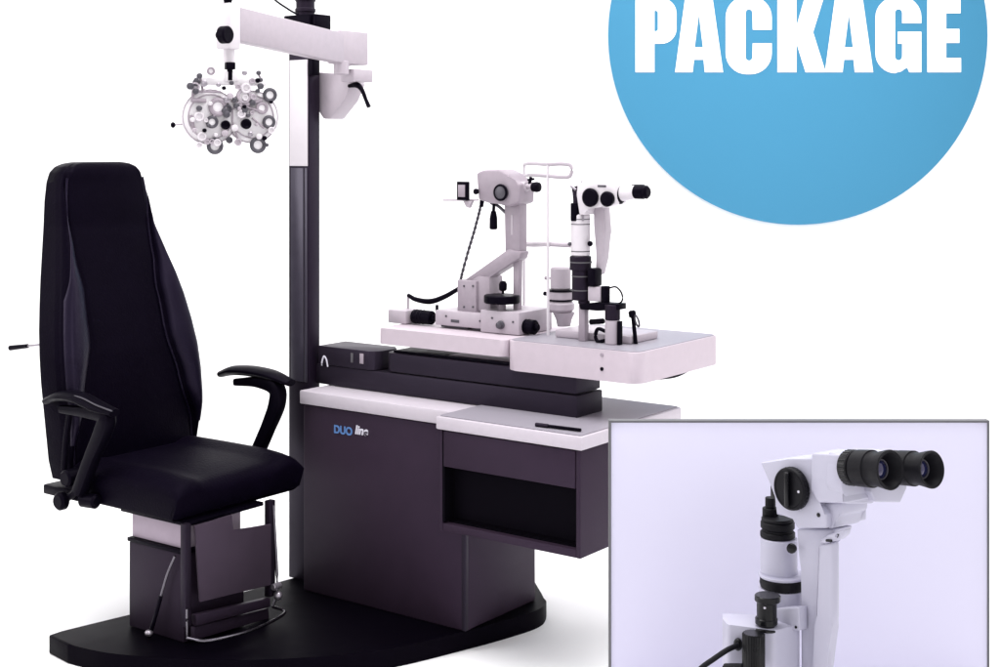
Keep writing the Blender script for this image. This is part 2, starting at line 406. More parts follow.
# seat cushion
def cushion(a0, a1, b0, b1, z0, z1, n=20, dome=.015, front=.03):
    t = bmesh.new(); N = n
    def g(u, v, top):
        a = a0+(a1-a0)*u; b = b0+(b1-b0)*v
        return a, b
    top, bot = [], []
    def edge(u): return 1-abs(2*u-1)**8
    for i in range(N+1):
        rt, rb = [], []
        for j in range(N+1):
            u = .5-.5*math.cos(math.pi*i/N); v = .5-.5*math.cos(math.pi*j/N)
            e = min(1, (min(u, 1-u)*(a1-a0))/.035)
            f = min(1, (min(v, 1-v)*(b1-b0))/.035)
            rr = (1-(1-e)**2)**.5*(1-(1-f)**2)**.5 if e < 1 or f < 1 else 1
            a, b = g(u, v, 1)
            zz = z1-.030*(1-rr)+dome*math.sin(math.pi*u)*math.sin(math.pi*v)-front*max(0, u-.7)**2*4
            # side bolsters raised along both flanks
            zz += .016*math.exp(-((min(v, 1-v)-.12)/.06)**2)
            rt.append(t.verts.new((a, b, zz))); rb.append(t.verts.new((a+(-.02 if u > .95 else 0), b, z0+.012*(1-rr))))
        top.append(rt); bot.append(rb)
    for i in range(N):
        for j in range(N):
            t.faces.new((top[i][j], top[i+1][j], top[i+1][j+1], top[i][j+1]))
            t.faces.new((bot[i][j], bot[i][j+1], bot[i+1][j+1], bot[i+1][j]))
    for i in range(N):
        t.faces.new((top[i][0], bot[i][0], bot[i+1][0], top[i+1][0])); t.faces.new((top[i][N], top[i+1][N], bot[i+1][N], bot[i][N]))
        t.faces.new((top[0][i], top[0][i+1], bot[0][i+1], bot[0][i])); t.faces.new((top[N][i], bot[N][i], bot[N][i+1], top[N][i+1]))
    m = MB(); m._merge(t); return m
cushion(sa0, sa1, s0, s1, .405, .512, dome=.006).build('seat', 'seatl', chair, smooth=60)
# backrest: solve front plane and half width per row from the outline of the photo
Tb, bc = .125, -.335
rows = [(162, 71, 133), (163.4, 63, 140.5), (166.5, 56.5, 146.5), (172, 52, 150.5), (182, 49, 153.5), (200, 47, 158), (225, 46, 161), (250, 44.5, 170), (275, 43, 179), (300, 42, 188), (325, 41.5, 195.5), (350, 42, 201.5), (375, 43.5, 204.5), (400, 46, 206), (425, 48.5, 206), (450, 51, 205.5), (468, 55, 205)]
def solve(xl, xr, T=Tb):
    kr, kl = (xr-CX)/F, (xl-CX)/F
    ox, oy, ux, uy, vx, vy = F1.ox, F1.oy, F1.ux, F1.uy, F1.vx, F1.vy
    # (ox + a ux + (bc+w) vx) = kr (oy + a uy + (bc+w) vy) ; same with a-T, bc-w
    A1, B1, C1 = ux-kr*uy, vx-kr*vy, kr*(oy+bc*vy)-ox-bc*vx
    A2, B2, C2 = ux-kl*uy, -(vx-kl*vy), kl*(oy+bc*vy)-ox-bc*vx+T*(ux-kl*uy)
    det = A1*B2-A2*B1
    return (C1*B2-C2*B1)/det, (A1*C2-A2*C1)/det
RW = []
for y, xl, xr in rows:
    xl -= 5
    a, w = solve(xl, xr); Y = F1.Y(a, bc); z = H-(y-HY)/F*Y; RW.append([z, a, w])
for r in RW: print('backrest row z %.3f a %.3f w %.3f' % tuple(r))
RW.reverse()
def row_at(z):
    for (z0, a0, w0), (z1, a1, w1) in zip(RW, RW[1:]):
        if z <= z1: f = (z-z0)/(z1-z0); return a0+(a1-a0)*f, w0+(w1-w0)*f
    return RW[-1][1:]
def gf(f):
    K = [(0, .90), (.12, .86), (.25, .70), (.42, .56), (.58, .60), (.70, .74), (.82, .86), (1, .93)]
    for (x0, y0), (x1, y1) in zip(K, K[1:]):
        if f <= x1: t = max(0, (f-x0)/(x1-x0)); t = t*t*(3-2*t)*.5+t*.5; return y0+(y1-y0)*t
    return K[-1][1]
def bump_amp(f): return .036*max(0., min(1., (f+.02)/.2))*max(0., min(1., (.92-f)/.3))
def back_section(z, inset=0.):
    """ring of points (a,b) round the backrest at height z"""
    a, w = row_at(z); f = (z-RW[0][0])/(RW[-1][0]-RW[0][0])
    out = []; N = 110
    g = gf(f); amp = bump_amp(f); kt = 1. if f < .955 else .45+.55*max(0, 1-((f-.955)/.045)**2)**.5
    am = a-.028-.045
    for i in range(N+1):                              # front face, near to far
        s = -math.cos(math.pi*i/N); q = abs(s)
        fr = 0
        if q > g: fr = amp*math.sin(math.pi*min(1, (q-g)/(1-g)*.72+.05))
        groove = .011*math.exp(-((q-g)/.03)**2)
        edge = -.035*max(0, (q-.86)/.14)**2.2
        out.append((am+(a-.028+fr-groove+edge+.010*(1-q*q)-am)*kt, bc+s*w*(1 if q < .97 else .995)))
    for i in range(1, N):                             # back shell, far to near
        s = math.cos(math.pi*i/N)
        out.append((am+(a-Tb+.016*abs(s)**4-.004-am)*kt, bc+s*w))
    return out
def smooth_rows():
    zs = []; z0, z1 = RW[0][0], RW[-1][0]; n = 110
    for i in range(n+1): zs.append(z0+(z1-z0)*(.5-.5*math.cos(math.pi*i/n)))
    return zs
t = bmesh.new(); rings = []
for z in smooth_rows():
    rings.append([t.verts.new((a, b, z)) for a, b in back_section(z)])
n = len(rings[0])
for A, B in zip(rings, rings[1:]):
    for i in range(n): t.faces.new((A[i], A[(i+1) % n], B[(i+1) % n], B[i]))
for ring, s in ((rings[0], -.008), (rings[-1], .0)):
    c_ = sum((v.co for v in ring), Vector())/n
    in1 = [t.verts.new(c_+(v.co-c_)*.93+Vector((0, 0, s*.4))) for v in ring]
    for i in range(n): t.faces.new((ring[i], ring[(i+1) % n], in1[(i+1) % n], in1[i]))
    t.faces.new(in1)
m = MB(); m._merge(t)
for v in m.bm.verts: pass
bk = m.build('backrest', 'leather', chair, smooth=70)
# piping following the two seams and the rim
zlist = [RW[0][0]+.02+(RW[-1][0]-RW[0][0]-.07)*i/60 for i in range(61)]
for sg in (-1, 1):
    pts = []
    for z in zlist:
        a, w = row_at(z); f = (z-RW[0][0])/(RW[-1][0]-RW[0][0]); g = gf(f)
        pts.append((a-.028+.010*(1-g*g)-.006, bc+sg*g*w, z))
    MB().sweep(pts[::3], .0042, n=8, sub=4).build('piping', 'bolster', bk)
# bolster covers: separate panels of smoother leather on both flanks
for sg in (-1, 1):
    t = bmesh.new(); grid = []
    zz = [z for z in zlist if RW[0][0]+.10 < z < RW[-1][0]-.16]
    for z in zz:
        a, w = row_at(z); f = (z-RW[0][0])/(RW[-1][0]-RW[0][0]); g = gf(f); amp = bump_amp(f); row = []
        for i in range(25):
            q = g+.035+(.95-g-.035)*min(1, .10+((RW[-1][0]-.16-z)/.30)**.7)*i/24
            fr = amp*math.sin(math.pi*min(1, (q-g)/(1-g)*.72+.05)); edge = -.035*max(0, (q-.86)/.14)**2.2
            row.append((a-.028+fr+edge+.010*(1-q*q)-.011*math.exp(-((q-g)/.03)**2)+.0045*min(1, i/3, (24-i)/3)**.5+.0005, bc+sg*q*w, z))
        grid.append(row)
    V = [[t.verts.new(p) for p in r] for r in grid]; Wd = [[t.verts.new((p[0]-.014, p[1], p[2])) for p in r] for r in grid]
    nr, nc = len(V), 25
    for i in range(nr-1):
        for j in range(nc-1):
            t.faces.new((V[i][j], V[i+1][j], V[i+1][j+1], V[i][j+1])); t.faces.new((Wd[i][j], Wd[i][j+1], Wd[i+1][j+1], Wd[i+1][j]))
        t.faces.new((V[i][0], Wd[i][0], Wd[i+1][0], V[i+1][0])); t.faces.new((V[i][-1], V[i+1][-1], Wd[i+1][-1], Wd[i][-1]))
    for j in range(nc-1):
        t.faces.new((V[0][j], V[0][j+1], Wd[0][j+1], Wd[0][j])); t.faces.new((V[-1][j], Wd[-1][j], Wd[-1][j+1], V[-1][j+1]))
    MB()._merge(t).build('side_bolster', 'bolster', bk, smooth=60)
# armrests
def armrest(b, pad, post, brace=None):
    m = MB(); m.sweep([F1.p(x, y, b) for x, y in pad], [.018, .031, .034, .032, .020], [.011, .016, .017, .016, .011], n=14)
    ar = m.build('armrest', 'blackp', chair)
    m = MB(); m.sweep([F1.p(x, y, b) for x, y in post], [.014, .020, .022, .022, .020, .022], [.012, .017, .026, .027, .023, .022], up=(1, 0, .3), n=12, pw=3)
    if brace: m.sweep([F1.p(x, y, b+.012) for x, y in brace], .010, n=10)
    m.build('post', 'blackp', ar)
    return ar
armrest(-.625, [(47, 401), (62, 396), (80, 398), (98, 407), (115, 413)], [(62, 409), (88, 412), (106, 416), (103, 432), (92, 458), (80, 492)], [(70, 412), (66, 440), (64, 470)])
armrest(-.075, [(221, 374), (234, 370.5), (252, 371), (272, 375), (291, 383)], [(236, 382), (258, 382), (276, 388), (277, 404), (268, 428), (256, 456)])
# grey tube along the near pad: its rim sheen painted in
MB().sweep([F1.p(x, y, -.648) for x, y in ((49, 399), (62, 395.5), (79, 397), (96, 405), (112, 411))], .0022, n=8).build('pad_sheen', 'ring', chair)
# recline lever and tilt knobs
m = MB(); p0 = F1.p(46, 344, -.50); p1 = F1.p(28, 346, -.50); p2 = F1.p(10, 348, -.50)
m.cyl(p0, p1, .0035, n=12); lv = m.build('recline_lever', 'steel', chair)
MB().cyl(p1, p2, .007, .0085, c=.002, n=14).build('grip', 'blackp', lv)
m = MB()
k = F1.p(64, 479, -.63); m.cyl((k[0], k[1], k[2]), (k[0], k[1]+.05, k[2]), .026, c=.006)
kb = m.build('tilt_knob', 'blackp', chair)
m = MB(); k = F1.p(57, 502, -.64); m.cyl((k[0], k[1], k[2]), (k[0], k[1]+.03, k[2]), .027, c=.007); m.cyl((k[0], k[1]+.03, k[2]), F1.p(66, 494, -.59), .012)
m.sweep([F1.p(58, 501, -.62), F1.p(72, 495, -.61), F1.p(84, 480, -.61)], .011, n=10); m.build('tilt_knob', 'blackp', chair)
m = MB(); k = F1.p(88, 501, -.62); m.cyl((k[0]-.03, k[1], k[2]), (k[0]+.03, k[1]+.01, k[2]), .021, c=.006); m.build('tilt_knob', 'blackp', chair)
m = MB(); m.box(-1.16, -.98, -.60, -.10, .405, .435, .006)
m.box(-1.17, -1.14, -.45, -.22, .41, .62, .006); m.build('back_bracket', 'blackp', chair)
# pedestal: lower shroud and upper sleeve
PB0, PB1 = -.545, -.315
pa1_ = F1.on(184, 640, PB0)[0]; pa0_ = F1.on(129, 625, PB0)[0]
pz = F1.on(129, 541, PB0)[1]
ped = MB().box(pa0_, pa1_, PB0, PB1, .056, pz, .004).build('pedestal', 'ped', chair)
MB().box(pa0_-.004, pa1_+.004, PB0-.004, PB1+.004, pz+.0005, pz+.012, .002).build('rim', 'blackp', ped)
MB().box(pa0_+.004, pa1_-.006, PB0+.008, PB1-.008, pz+.013, .404, .003).build('sleeve', 'pedl', ped)
MB().box(pa0_-.02, pa1_+.03, PB0-.015, PB1+.05, .392, .4035, .002).build('seat_pan', 'blackp', chair)
# pedal rod on the near flank
m = MB(); m.sweep([F1.p(175, 556, PB0-.014), F1.p(167, 575, PB0-.016), F1.p(161, 596, PB0-.02)], .004, n=8); fr_ = m.build('release_rod', 'chrome', chair)
m = MB(); m.sweep([F1.p(161, 596, PB0-.02), F1.p(155, 618, PB0-.03), F1.p(149, 637, PB0-.035)], .006, n=8); m.build('grip', 'blackp', fr_)
m = MB(); k = F1.p(149, 640, PB0-.04); m.ball((k[0], k[1], max(k[2], .075)), .012, (1, 1, .8)); m.build('foot_pedal', 'steel', chair)
# footrest
af = pa1_+.035
def fb(px, py): return F1.ona(px, py, af)
b0, zt_ = fb(183, 520); b1, _ = fb(268, 505); zlow = .10
pl_ = [fb(191, 525), fb(228, 514), fb(228.5, 530), fb(267, 523), fb(267, 584), fb(196, 601)]
ft = MB().prism(pl_, af+.0105, af+.018, 'a', bev=.002).build('footplate', 'plate', chair)
for q0_, q1_ in ((b0, b0+.022), (b1-.004, b1+.022)): MB().box(af-.012, af+.010, q0_, q1_, .118, .405, .003).build('side_bar', 'cabd', ft)
MB().prism([fb(192, 614), fb(267, 597), fb(267, 606), fb(193, 625)], af-.004, af+.016, 'a', bev=.003).build('cross_bar', 'ped', ft)
MB().prism([fb(193, 627), fb(267, 608), fb(268, 618), fb(193, 640)], af-.01, af+.006, 'a', bev=.002).build('step', 'ped', ft)
m = MB(); z_ = .088
P = [(af+.01, b0+.006, z_), (af+.075, b0+.03, z_), (af+.11, (b0+b1)/2, z_), (af+.08, b1-.01, z_), (af+.01, b1+.01, z_)]
m.sweep(P, .0045, n=10); m.sweep([(af+.01, b0+.006, z_), (af+.012, b0+.004, .12), (af+.012, b0+.004, .17)], .004, n=8)
m.sweep([(af+.01, b1+.01, z_), (af+.014, b1+.024, .15), (af+.008, b1+.014, .39)], .0045, n=8); m.build('foot_ring', 'chrome', ft)
m = MB(); m.ball((af+.02, b1+.022, .12), .014); m.cyl((af+.02, b1+.0, .15), (af+.02, b1+.03, .15), .010, c=.002); m.build('hinge', 'steel', ft)

# ================================================================== PHOROPTER
F3 = Frame((230-CX)/F*3.92, 3.92, .92, .39)
ph = thing('lens_refractor', F3, (0, 0, F3.on(230, 66, 0)[1]), 'white twin disc lens refractor head hanging from the grey arm beside the column', 'eye test device')
m = MB(); k = F3.p(230, 66, -.012); m.box(k[0]-.013, k[0]+.013, -.025, .005, k[2]-.010, k[2]+.010, .002); m.cyl((k[0]-.0, -.01, k[2]-.04), (k[0], -.01, k[2]-.008), .008); m.build('hanger', 'blackp', ph)
m = MB(); zb_ = F3.on(230, 82, 0)[1]
m.box(F3.on(198, 80, 0)[0], F3.on(266, 80, 0)[0], -.012, .012, zb_-.010, zb_+.012, .004); m.box(-.02, .02, -.015, .015, zb_-.0, zb_+.03, .004)
m.build('cross_rail', 'refr', ph)
for (cx, cy, r) in ((209, 117, 27.5), (251, 117, 26.5)):
    k = F3.p(cx, cy, 0); rr = r/F*3.92
    m = MB(); m.lathe((k[0], -.022, k[2]), (0, 1, 0), [(0, rr*.80), (.003, rr*.86), (.006, rr*.96), (.012, rr), (.034, rr), (.040, rr*.94)], 48)
    bat = m.build('lens_battery', 'refr', ph)
    m = MB(); m.torus((k[0], -.0225, k[2]), (0, 1, 0), rr*.80, .0022); m.torus((k[0], -.016, k[2]), (0, 1, 0), rr*.985, .0016); m.build('rim', 'light', bat)
def ring(px, py, r, mt, th=.0035, b=-.030, hole=True, parent=ph):
    k = F3.p(px, py, b); R = r/F*3.92
    m = MB(); m.torus(k, (0, 1, 0), R*.8, R*.26, 24, 8); o = m.build('lens_ring', mt, parent)
    MB().cyl((k[0], k[1]+.001, k[2]), (k[0], k[1]+.016, k[2]), R*.82).build('lens', 'refr', o)
    return o
for a in ((270, 95, 7, 'ring'), (215, 146, 8, 'ring'), (258, 145, 8, 'ring'), (218, 107, 9, 'enamel'), (244, 96, 7.5, 'light'), (212, 122, 6, 'ring'), (269, 122, 6.5, 'ring'), (211, 71, 4, 'enamel'), (262, 108, 6, 'enamel')): ring(*a)
for (px, py, r, mt) in ((225, 125, 4.6, 'blackp'), (245.5, 124, 5.2, 'blackp')):
    k = F3.p(px, py, -.03); R = r/F*3.92
    m = MB(); m.lathe((k[0], -.042, k[2]), (0, 1, 0), [(.004, R*.4), (0, R*.7), (.001, R), (.018, R*.9)], 20); m.build('eyecup', mt, ph)
k0 = F3.p(173, 125, -.0); k1 = F3.p(184, 124, 0)
m = MB(); m.cyl(k1, k0, .0025, n=8); kn = m.build('side_knob', 'light', ph); MB().ball(k0, .0075, (.9, .9, 1.1)).build('tip', 'blackp', kn)
for (px, py, r) in ((218, 85, 2.2), (231, 83, 2.2), (244, 73, 2.6), (258, 73, 2.4), (260, 80, 2.2), (257, 91, 2.2), (199, 76, 2.8), (196, 80, 2.4), (226, 100, 3), (236, 106, 3), (234, 100, 2.6), (244, 110, 3.2), (224, 111, 3), (252, 103, 3), (266, 145, 2.0), (250, 134, 2.5)):
    k = F3.p(px, py, -.028); R = r/F*3.92
    MB().lathe((k[0], -.040, k[2]), (0, 1, 0), [(0, R*.6), (.002, R), (.010, R), (.011, R*.5), (.024, R*.5)], 14).build('dial', random.choice(['ring', 'steel', 'ring']), ph)
rd = random.Random(11); placed = []
while len(placed) < 46:
    cx_, cy_ = rd.uniform(188, 272), rd.uniform(72, 148)
    if min(math.hypot(cx_-208, cy_-114), math.hypot(cx_-251, cy_-114)) > 34: continue
    if any(math.hypot(cx_-x, cy_-y) < 4.2 for x, y in placed) or math.hypot(cx_-225, cy_-125) < 7 or math.hypot(cx_-245, cy_-124) < 7: continue
    placed.append((cx_, cy_)); k = F3.p(cx_, cy_, -.028); R = rd.uniform(1.4, 3.6)/F*3.92
    if rd.random() < .45:
        m = MB(); m.torus((k[0], -.036, k[2]), (0, 1, 0), R*1.2, R*.36, 18, 6); m.cyl((k[0], -.035, k[2]), (k[0], -.022, k[2]), R*1.2); m.build('dial', rd.choice(['light', 'ring', 'light', 'white']), ph)
    else: MB().lathe((k[0], -.042, k[2]), (0, 1, 0), [(0, R*.6), (.002, R), (.010, R), (.011, R*.6), (.022, R*.6)], 14).build('dial', rd.choice(['ring', 'steel', 'white', 'light', 'ring', 'white', 'blackp']), ph)
m = MB(); 
for (x0, y0, x1, y1, r) in ((192, 91, 221, 92, .0035), (192, 100, 206, 101, .006), (193, 90, 192, 102, .004), (238, 104, 262, 112, .004), (200, 76, 203, 92, .0035), (257, 72, 261, 79, .003), (213, 116, 226, 110, .0045), (236, 108, 262, 100, .005), (252, 118, 264, 128, .003), (234, 126, 238, 140, .003), (191, 115, 194, 132, .005)):
    MB().cyl(F3.p(x0, y0, -.030), F3.p(x1, y1, -.030), r, n=10).build('link', 'enamel', ph)


# ================================================================== KERATOMETER (left table)
BK = .24
def P1(px, py, db=0.): return F1.p(px, py, BK+db)
def poly1(pts, b): return [F1.on(x, y, b) for x, y in pts]
YK = F1.Y(F1.on(490, 250, BK)[0], BK); S = YK/F      # metres per pixel there
ker = thing('keratometer', F1, (F1.on(490, 325, BK)[0], BK, .897), 'grey enamel eye measuring instrument with slanted support on the rear white table', 'eye instrument')
zf = .898
m = MB(); a0 = F1.on(441, 320, BK-.02)[0]; a1 = F1.on(487, 320, BK-.02)[0]
m.box(a0, a1, BK-.05, BK+.13, F1.on(460, 327, BK-.05)[1], F1.on(460, 312, BK-.05)[1], .004)
a2 = F1.on(520, 320, BK-.05)[0]
m.box(a1+.001, a2, BK-.055, BK+.12, zf, F1.on(500, 311, BK-.05)[1], .003)
m.build('slide_base', 'light', ker)
m = MB()
for x0, x1 in ((443, 470), (474, 500)): m.box(F1.on(x0, 320, BK-.02)[0], F1.on(x1, 320, BK-.02)[0], BK-.03, BK+.11, zf, F1.on(460, 327, BK-.05)[1]-.0005, .001)
m.build('rail', 'ring', ker)
k = P1(501, 325, -.057); MB().lathe((k[0], k[1], k[2]), (0, -1, 0), [(0, .013), (.004, .013), (.006, .010), (.014, .010), (.016, .007)], 18).build('knob', 'ring', ker)
m = MB(); m.box(F1.on(459, 300, BK-.02)[0], F1.on(478, 300, BK-.02)[0], BK-.03, BK+.04, F1.on(460, 313, BK-.03)[1], F1.on(460, 280, BK-.03)[1], .004)
m.prism(poly1([(470, 281), (478, 276), (489, 277), (491, 311), (470, 312)], BK-.02), BK-.02, BK+.05, bev=.003)
m.prism(poly1([(463, 281), (508, 249), (521, 252), (519, 259), (484, 281), (476, 285)], BK-.015), BK-.015, BK+.03, bev=.004)
m.prism(poly1([(513, 252), (519, 252), (518, 320), (513, 320)], BK), BK, BK+.02, bev=.002)
m.prism(poly1([(504, 198), (515, 195), (519.5, 200), (519.5, 254), (505, 254)], BK-.01), BK-.01, BK+.03, bev=.004)
m.build('support_arm', 'enamel', ker)
m = MB(); m.prism(poly1([(476, 173), (483, 170), (499, 169.5), (508, 174), (514, 182), (520, 184), (519, 203), (508, 207), (498, 204), (489, 203), (478, 200)], BK-.035), BK-.035, BK+.045, bev=.007, seg=3)
hd = m.build('head', 'enamel', ker)
m = MB(); k0, k1 = P1(513, 190), P1(527, 186); m.cyl(k0, k1, .021, .016, c=.003); m.cyl(k1, P1(538, 187), .008); m.build('eyepiece_tube', 'light', hd)
m = MB(); k1 = P1(534.5, 187); m.lathe(P1(532, 187), (1, 0, 0), [(0, .009), (.004, .014), (.018, .016), (.026, .014), (.028, .009)], 20)
m.cyl(P1(529, 186), P1(531, 177), .005, c=.001, n=10); m.cyl(P1(528, 180), P1(534, 179), .0035, n=8); m.build('eyepiece', 'blackp', hd)
k = P1(502, 192.5, -.036); m = MB(); m.lathe(k, (0, -1, 0), [(0, .024), (.006, .025), (.010, .021), (.012, .014)], 24); m.build('measuring_drum', 'ring', hd)
m = MB(); m.torus((k[0], k[1]-.008, k[2]), (0, 1, 0), .022, .004); m.build('drum_rim', 'blackp', hd)
k = P1(477, 191.5, -.036); MB().cyl(k, (k[0], k[1]-.010, k[2]), .009, c=.002).build('knob', 'blackp', hd)
m = MB(); xa = P1(460.5, 190)[0]; xb = P1(471, 190)[0]; za_, zb__ = P1(465, 200)[2], P1(465, 181.5)[2]
m.box(xa, xb, BK-.02, BK-.006, za_, zb__, .002); tgt = m.build('target_plate', 'blackp', ker)
m = MB(); m.box(xa+.007, xb-.007, BK-.0225, BK-.0203, za_+.010, zb__-.010, .001); m.build('target_face', 'enamel', tgt)
m = MB(); m.cyl(P1(443, 200), P1(478, 200), .003, n=8); m.prism(poly1([(463, 201), (472, 201), (469, 208), (466, 207)], BK-.012), BK-.012, BK+.0, bev=.001); m.build('target_rod', 'light', ker)
m = MB(); p = P1(494, 209, -.01); m.lathe(P1(493.5, 229.5, -.01), (0, 0, 1), [(0, .009), (.004, .0125), (.035, .012), (.055, .008), (.058, .004)], 16); m.cyl(P1(493.5, 214, -.01), P1(494, 203, -.01), .005, n=8); m.build('handle', 'blackp', ker)
MB().sweep([P1(491, 203), P1(498, 206), P1(506, 213)], .005, n=8).build('stay', 'ring', ker)
for px, py, db in ((464, 286, -.031), (473, 286, -.031), (464, 307, -.031), (473, 307, -.031), (446, 316, -.051), (480, 321, -.051), (492, 318, -.056), (513, 322, -.056)):
    k = P1(px, py, db); MB().cyl((k[0], k[1]+.002, k[2]), (k[0], k[1]-.0015, k[2]), .0032, n=12).build('screw', 'ring', ker)
k = P1(455, 321, -.0505); MB().box(k[0]-.016, k[0]+.016, k[1]-.001, k[1]+.002, k[2]-.005, k[2]+.004, .0005).build('scale_plate', 'ring', ker)
k = P1(512, 225, -.0105); MB().box(k[0]-.004, k[0]+.004, k[1]-.001, k[1]+.002, k[2]-.03, k[2]+.03, .0005).build('scale_plate', 'light', ker)
# joystick and its disc
m = MB(); k = P1(502, 303, -.02); m.cyl(k, (k[0], k[1], P1(502, 294)[2]), .055, c=.003, n=32); dsk = m.build('joystick_disc', 'blackp', ker)
m = MB(); k = P1(503, 294, -.02); m.cyl(k, (k[0], k[1], P1(503, 284)[2]), .004); m.lathe((k[0], k[1], P1(503, 290)[2]), (0, 0, 1), [(0, .008), (.004, .012), (.020, .0125), (.028, .009), (.030, .004)], 16); m.build('joystick', 'blackp', ker)
m = MB(); k = P1(502, 311, -.02); m.cyl((k[0], k[1], k[2]-.002), (k[0], k[1], P1(502, 303)[2]), .012); m.build('joystick_stem', 'enamel', ker)
# left outrigger and roller wheels
m = MB(); m.box(P1(398, 0)[0], P1(416, 0)[0], BK-.05, BK+.02, zf, F1.on(407, 311, BK-.05)[1], .004); m.cyl((P1(408, 0)[0], BK, F1.on(407, 311, BK)[1]-.003), P1(408, 295), .004, n=10); m.build('cable_post', 'light', ker)
for x0, x1, yy in ((417, 438, 317.5), (521, 541, 326)):
    k0, k1 = P1(x0, yy-0), P1(x1, yy-0)
    m = MB(); z = zf+.0235; m.cyl((k0[0]+.004, BK-.02, z), (k1[0]-.006, BK-.02, z+.0), .022, c=.003); m.cyl((k0[0]-.004, BK-.02, z), (k1[0]+.004, BK-.02, z), .010)
    for q in range(3): m.torus((k0[0]+.016+q*.014, BK-.02, z), (1, 0, 0), .0205, .0028, 24, 6)
    m.build('roller', 'blackp', ker)
m = MB(); k = P1(443, 312); m.cyl((k[0], BK-.03, k[2]), (k[0], BK-.03, P1(443, 304)[2]), .005, c=.001, n=10); m.build('lock_screw', 'blackp', ker)
MB().sweep([P1(408, 295), P1(416, 299.5), P1(430, 301.5), P1(444, 297), P1(459, 288.5)], [.006, .008, .009, .008, .007], n=10).build('cable', 'blackp', ker)
# twisted thin cord
pts = [P1(482, 199), P1(479, 213), P1(474, 232), P1(468, 252), P1(462, 274), P1(460, 283)]
C_ = catmull([Vector(p) for p in pts], 14); m = MB()
for sgn in (0, math.pi):
    tw = []
    for i, p in enumerate(C_): tw.append(p+Vector((math.cos(i*.9+sgn), math.sin(i*.9+sgn), 0))*.0028)
    m.sweep(tw, .0028, n=6, sub=2)
m.build('twisted_cord', 'ring', ker)
m = MB(); m.cyl(P1(482.5, 196, -.02), P1(481.5, 207, -.02), .008, .006, c=.002, n=12); m.build('plug', 'blackp', ker)

# ================================================================== SMALL SLIT LAMP (front table)
BS = .20
def P2(px, py, db=0.): return F1.p(px, py, BS+db)
def poly2(pts, b): return [F1.on(x, y, b) for x, y in pts]
YS = F1.Y(F1.on(600, 250, BS)[0], BS); S2 = YS/F
sl = thing('slit_lamp', F1, (P2(600, 345)[0], BS, .898), 'white and black eye microscope with binocular tubes on the front white table', 'microscope')
def vcyl(px, y0, y1, rpx, db=0., c=.002, n=24, m=None, name=None, mt=None, par=None):
    k = P2(px, y1, db); k2 = P2(px, y0, db); m = m or MB(); m.cyl(k, (k[0], k[1], k2[2]), rpx*S2, c=c, n=n); return m
# binocular head along a
m = MB(); m.prism(poly2([(577, 183), (582, 181.5), (600, 183.5), (616, 184), (616, 204), (604, 208), (588, 207), (585, 215), (579, 215), (576, 195)], BS-.03), BS-.03, BS+.03, bev=.005)
sh = m.build('head', 'white', sl)
m = MB(); k = P2(615, 194.5); e = P2(624, 193.5); m.lathe(k, (1, 0, -.02), [(0, .022), (.004, .027), (.020, .027), (.024, .022)], 28); m.build('tube_collar', 'blackp', sh)
m = MB(); m.cyl(P2(622, 193.5), P2(637, 192), .022, .019, c=.002); m.build('ocular_tube', 'white', sh)
m = MB(); m.lathe(P2(634.5, 192), (1, 0, 0), [(0, .014), (.003, .0195), (.030, .020), (.034, .018), (.040, .019), (.046, .013)], 24); m.build('eyepiece', 'blackp', sh)
m = MB(); m.cyl(P2(622, 192, .065), P2(637, 191, .065), .018, c=.002); m.build('ocular_tube', 'white', sh)
m = MB(); m.lathe(P2(632, 191, .065), (1, 0, 0), [(0, .014), (.003, .0195), (.030, .020), (.040, .019), (.046, .013)], 24); m.build('eyepiece', 'blackp', sh)
k = P2(608.5, 199, -.032); MB().lathe(k, (0, -1, 0), [(0, .021), (.010, .022), (.014, .018), (.015, .006)], 24).build('focus_knob', 'blackp', sh)
k = P2(591, 197.5, -.031); m = MB(); m.lathe(k, (0, -1, 0), [(0, .026), (.006, .027), (.010, .022)], 28); m.build('magnification_drum', 'blackp', sh)
m = MB(); m.prism(poly2([(571, 187), (580, 185), (582, 214), (578, 221), (571, 221), (574, 202)], BS-.02), BS-.02, BS+.012, bev=.003); m.build('mirror_holder', 'cabd', sl)
m = MB(); m.cyl(P2(583, 221, -.025), P2(582, 181, -.025), .0035, n=8); m.cyl(P2(571, 186, -.02), P2(576, 190, -.02), .004, n=8); m.build('fixation_rod', 'steel', sl)
tower = vcyl(575, 203, 221, 4.5, -.02).build('slit_collar', 'blackp', sl)
vcyl(580.5, 214, 256, 9.8, c=.004).build('lamp_tube', 'white', sl)
k = P2(592, 243.5, -.0); MB().ball((k[0], k[1]-.01, k[2]), .008).build('slit_knob', 'blackp', sl)
k = P2(574, 243.5, -.0); MB().ball((k[0], k[1]-.022, k[2]), .006).build('slit_knob', 'ring', sl)
m = vcyl(581, 255.5, 300, 9.2); vcyl(580.5, 256, 270, 11, m=m); vcyl(584, 300, 304, 6, m=m)
m.build('illumination_housing', 'cabd', sl)
m = MB(); k = P2(595, 277, -.0); m.box(k[0]-.015, k[0]+.012, BS-.02, BS+.02, P2(595, 286)[2], P2(595, 268)[2], .004); m.build('lamp_block', 'blackp', sl)
m = MB(); m.box(P2(590.5, 0)[0], P2(603, 0)[0], BS-.015, BS+.02, P2(597, 301)[2], P2(597, 286.5)[2], .003); m.build('mirror_box', 'light', sl)
m = vcyl(605.5, 286, 306, 4.5, -.0); m.build('joint', 'blackp', sl)
m = MB(); m.prism(poly2([(579, 304.5), (595, 302.5), (619, 304), (619, 310), (598, 311), (580, 309.5)], BS-.02), BS-.02, BS+.02, bev=.002); m.build('pivot_arm', 'blackp', sl)
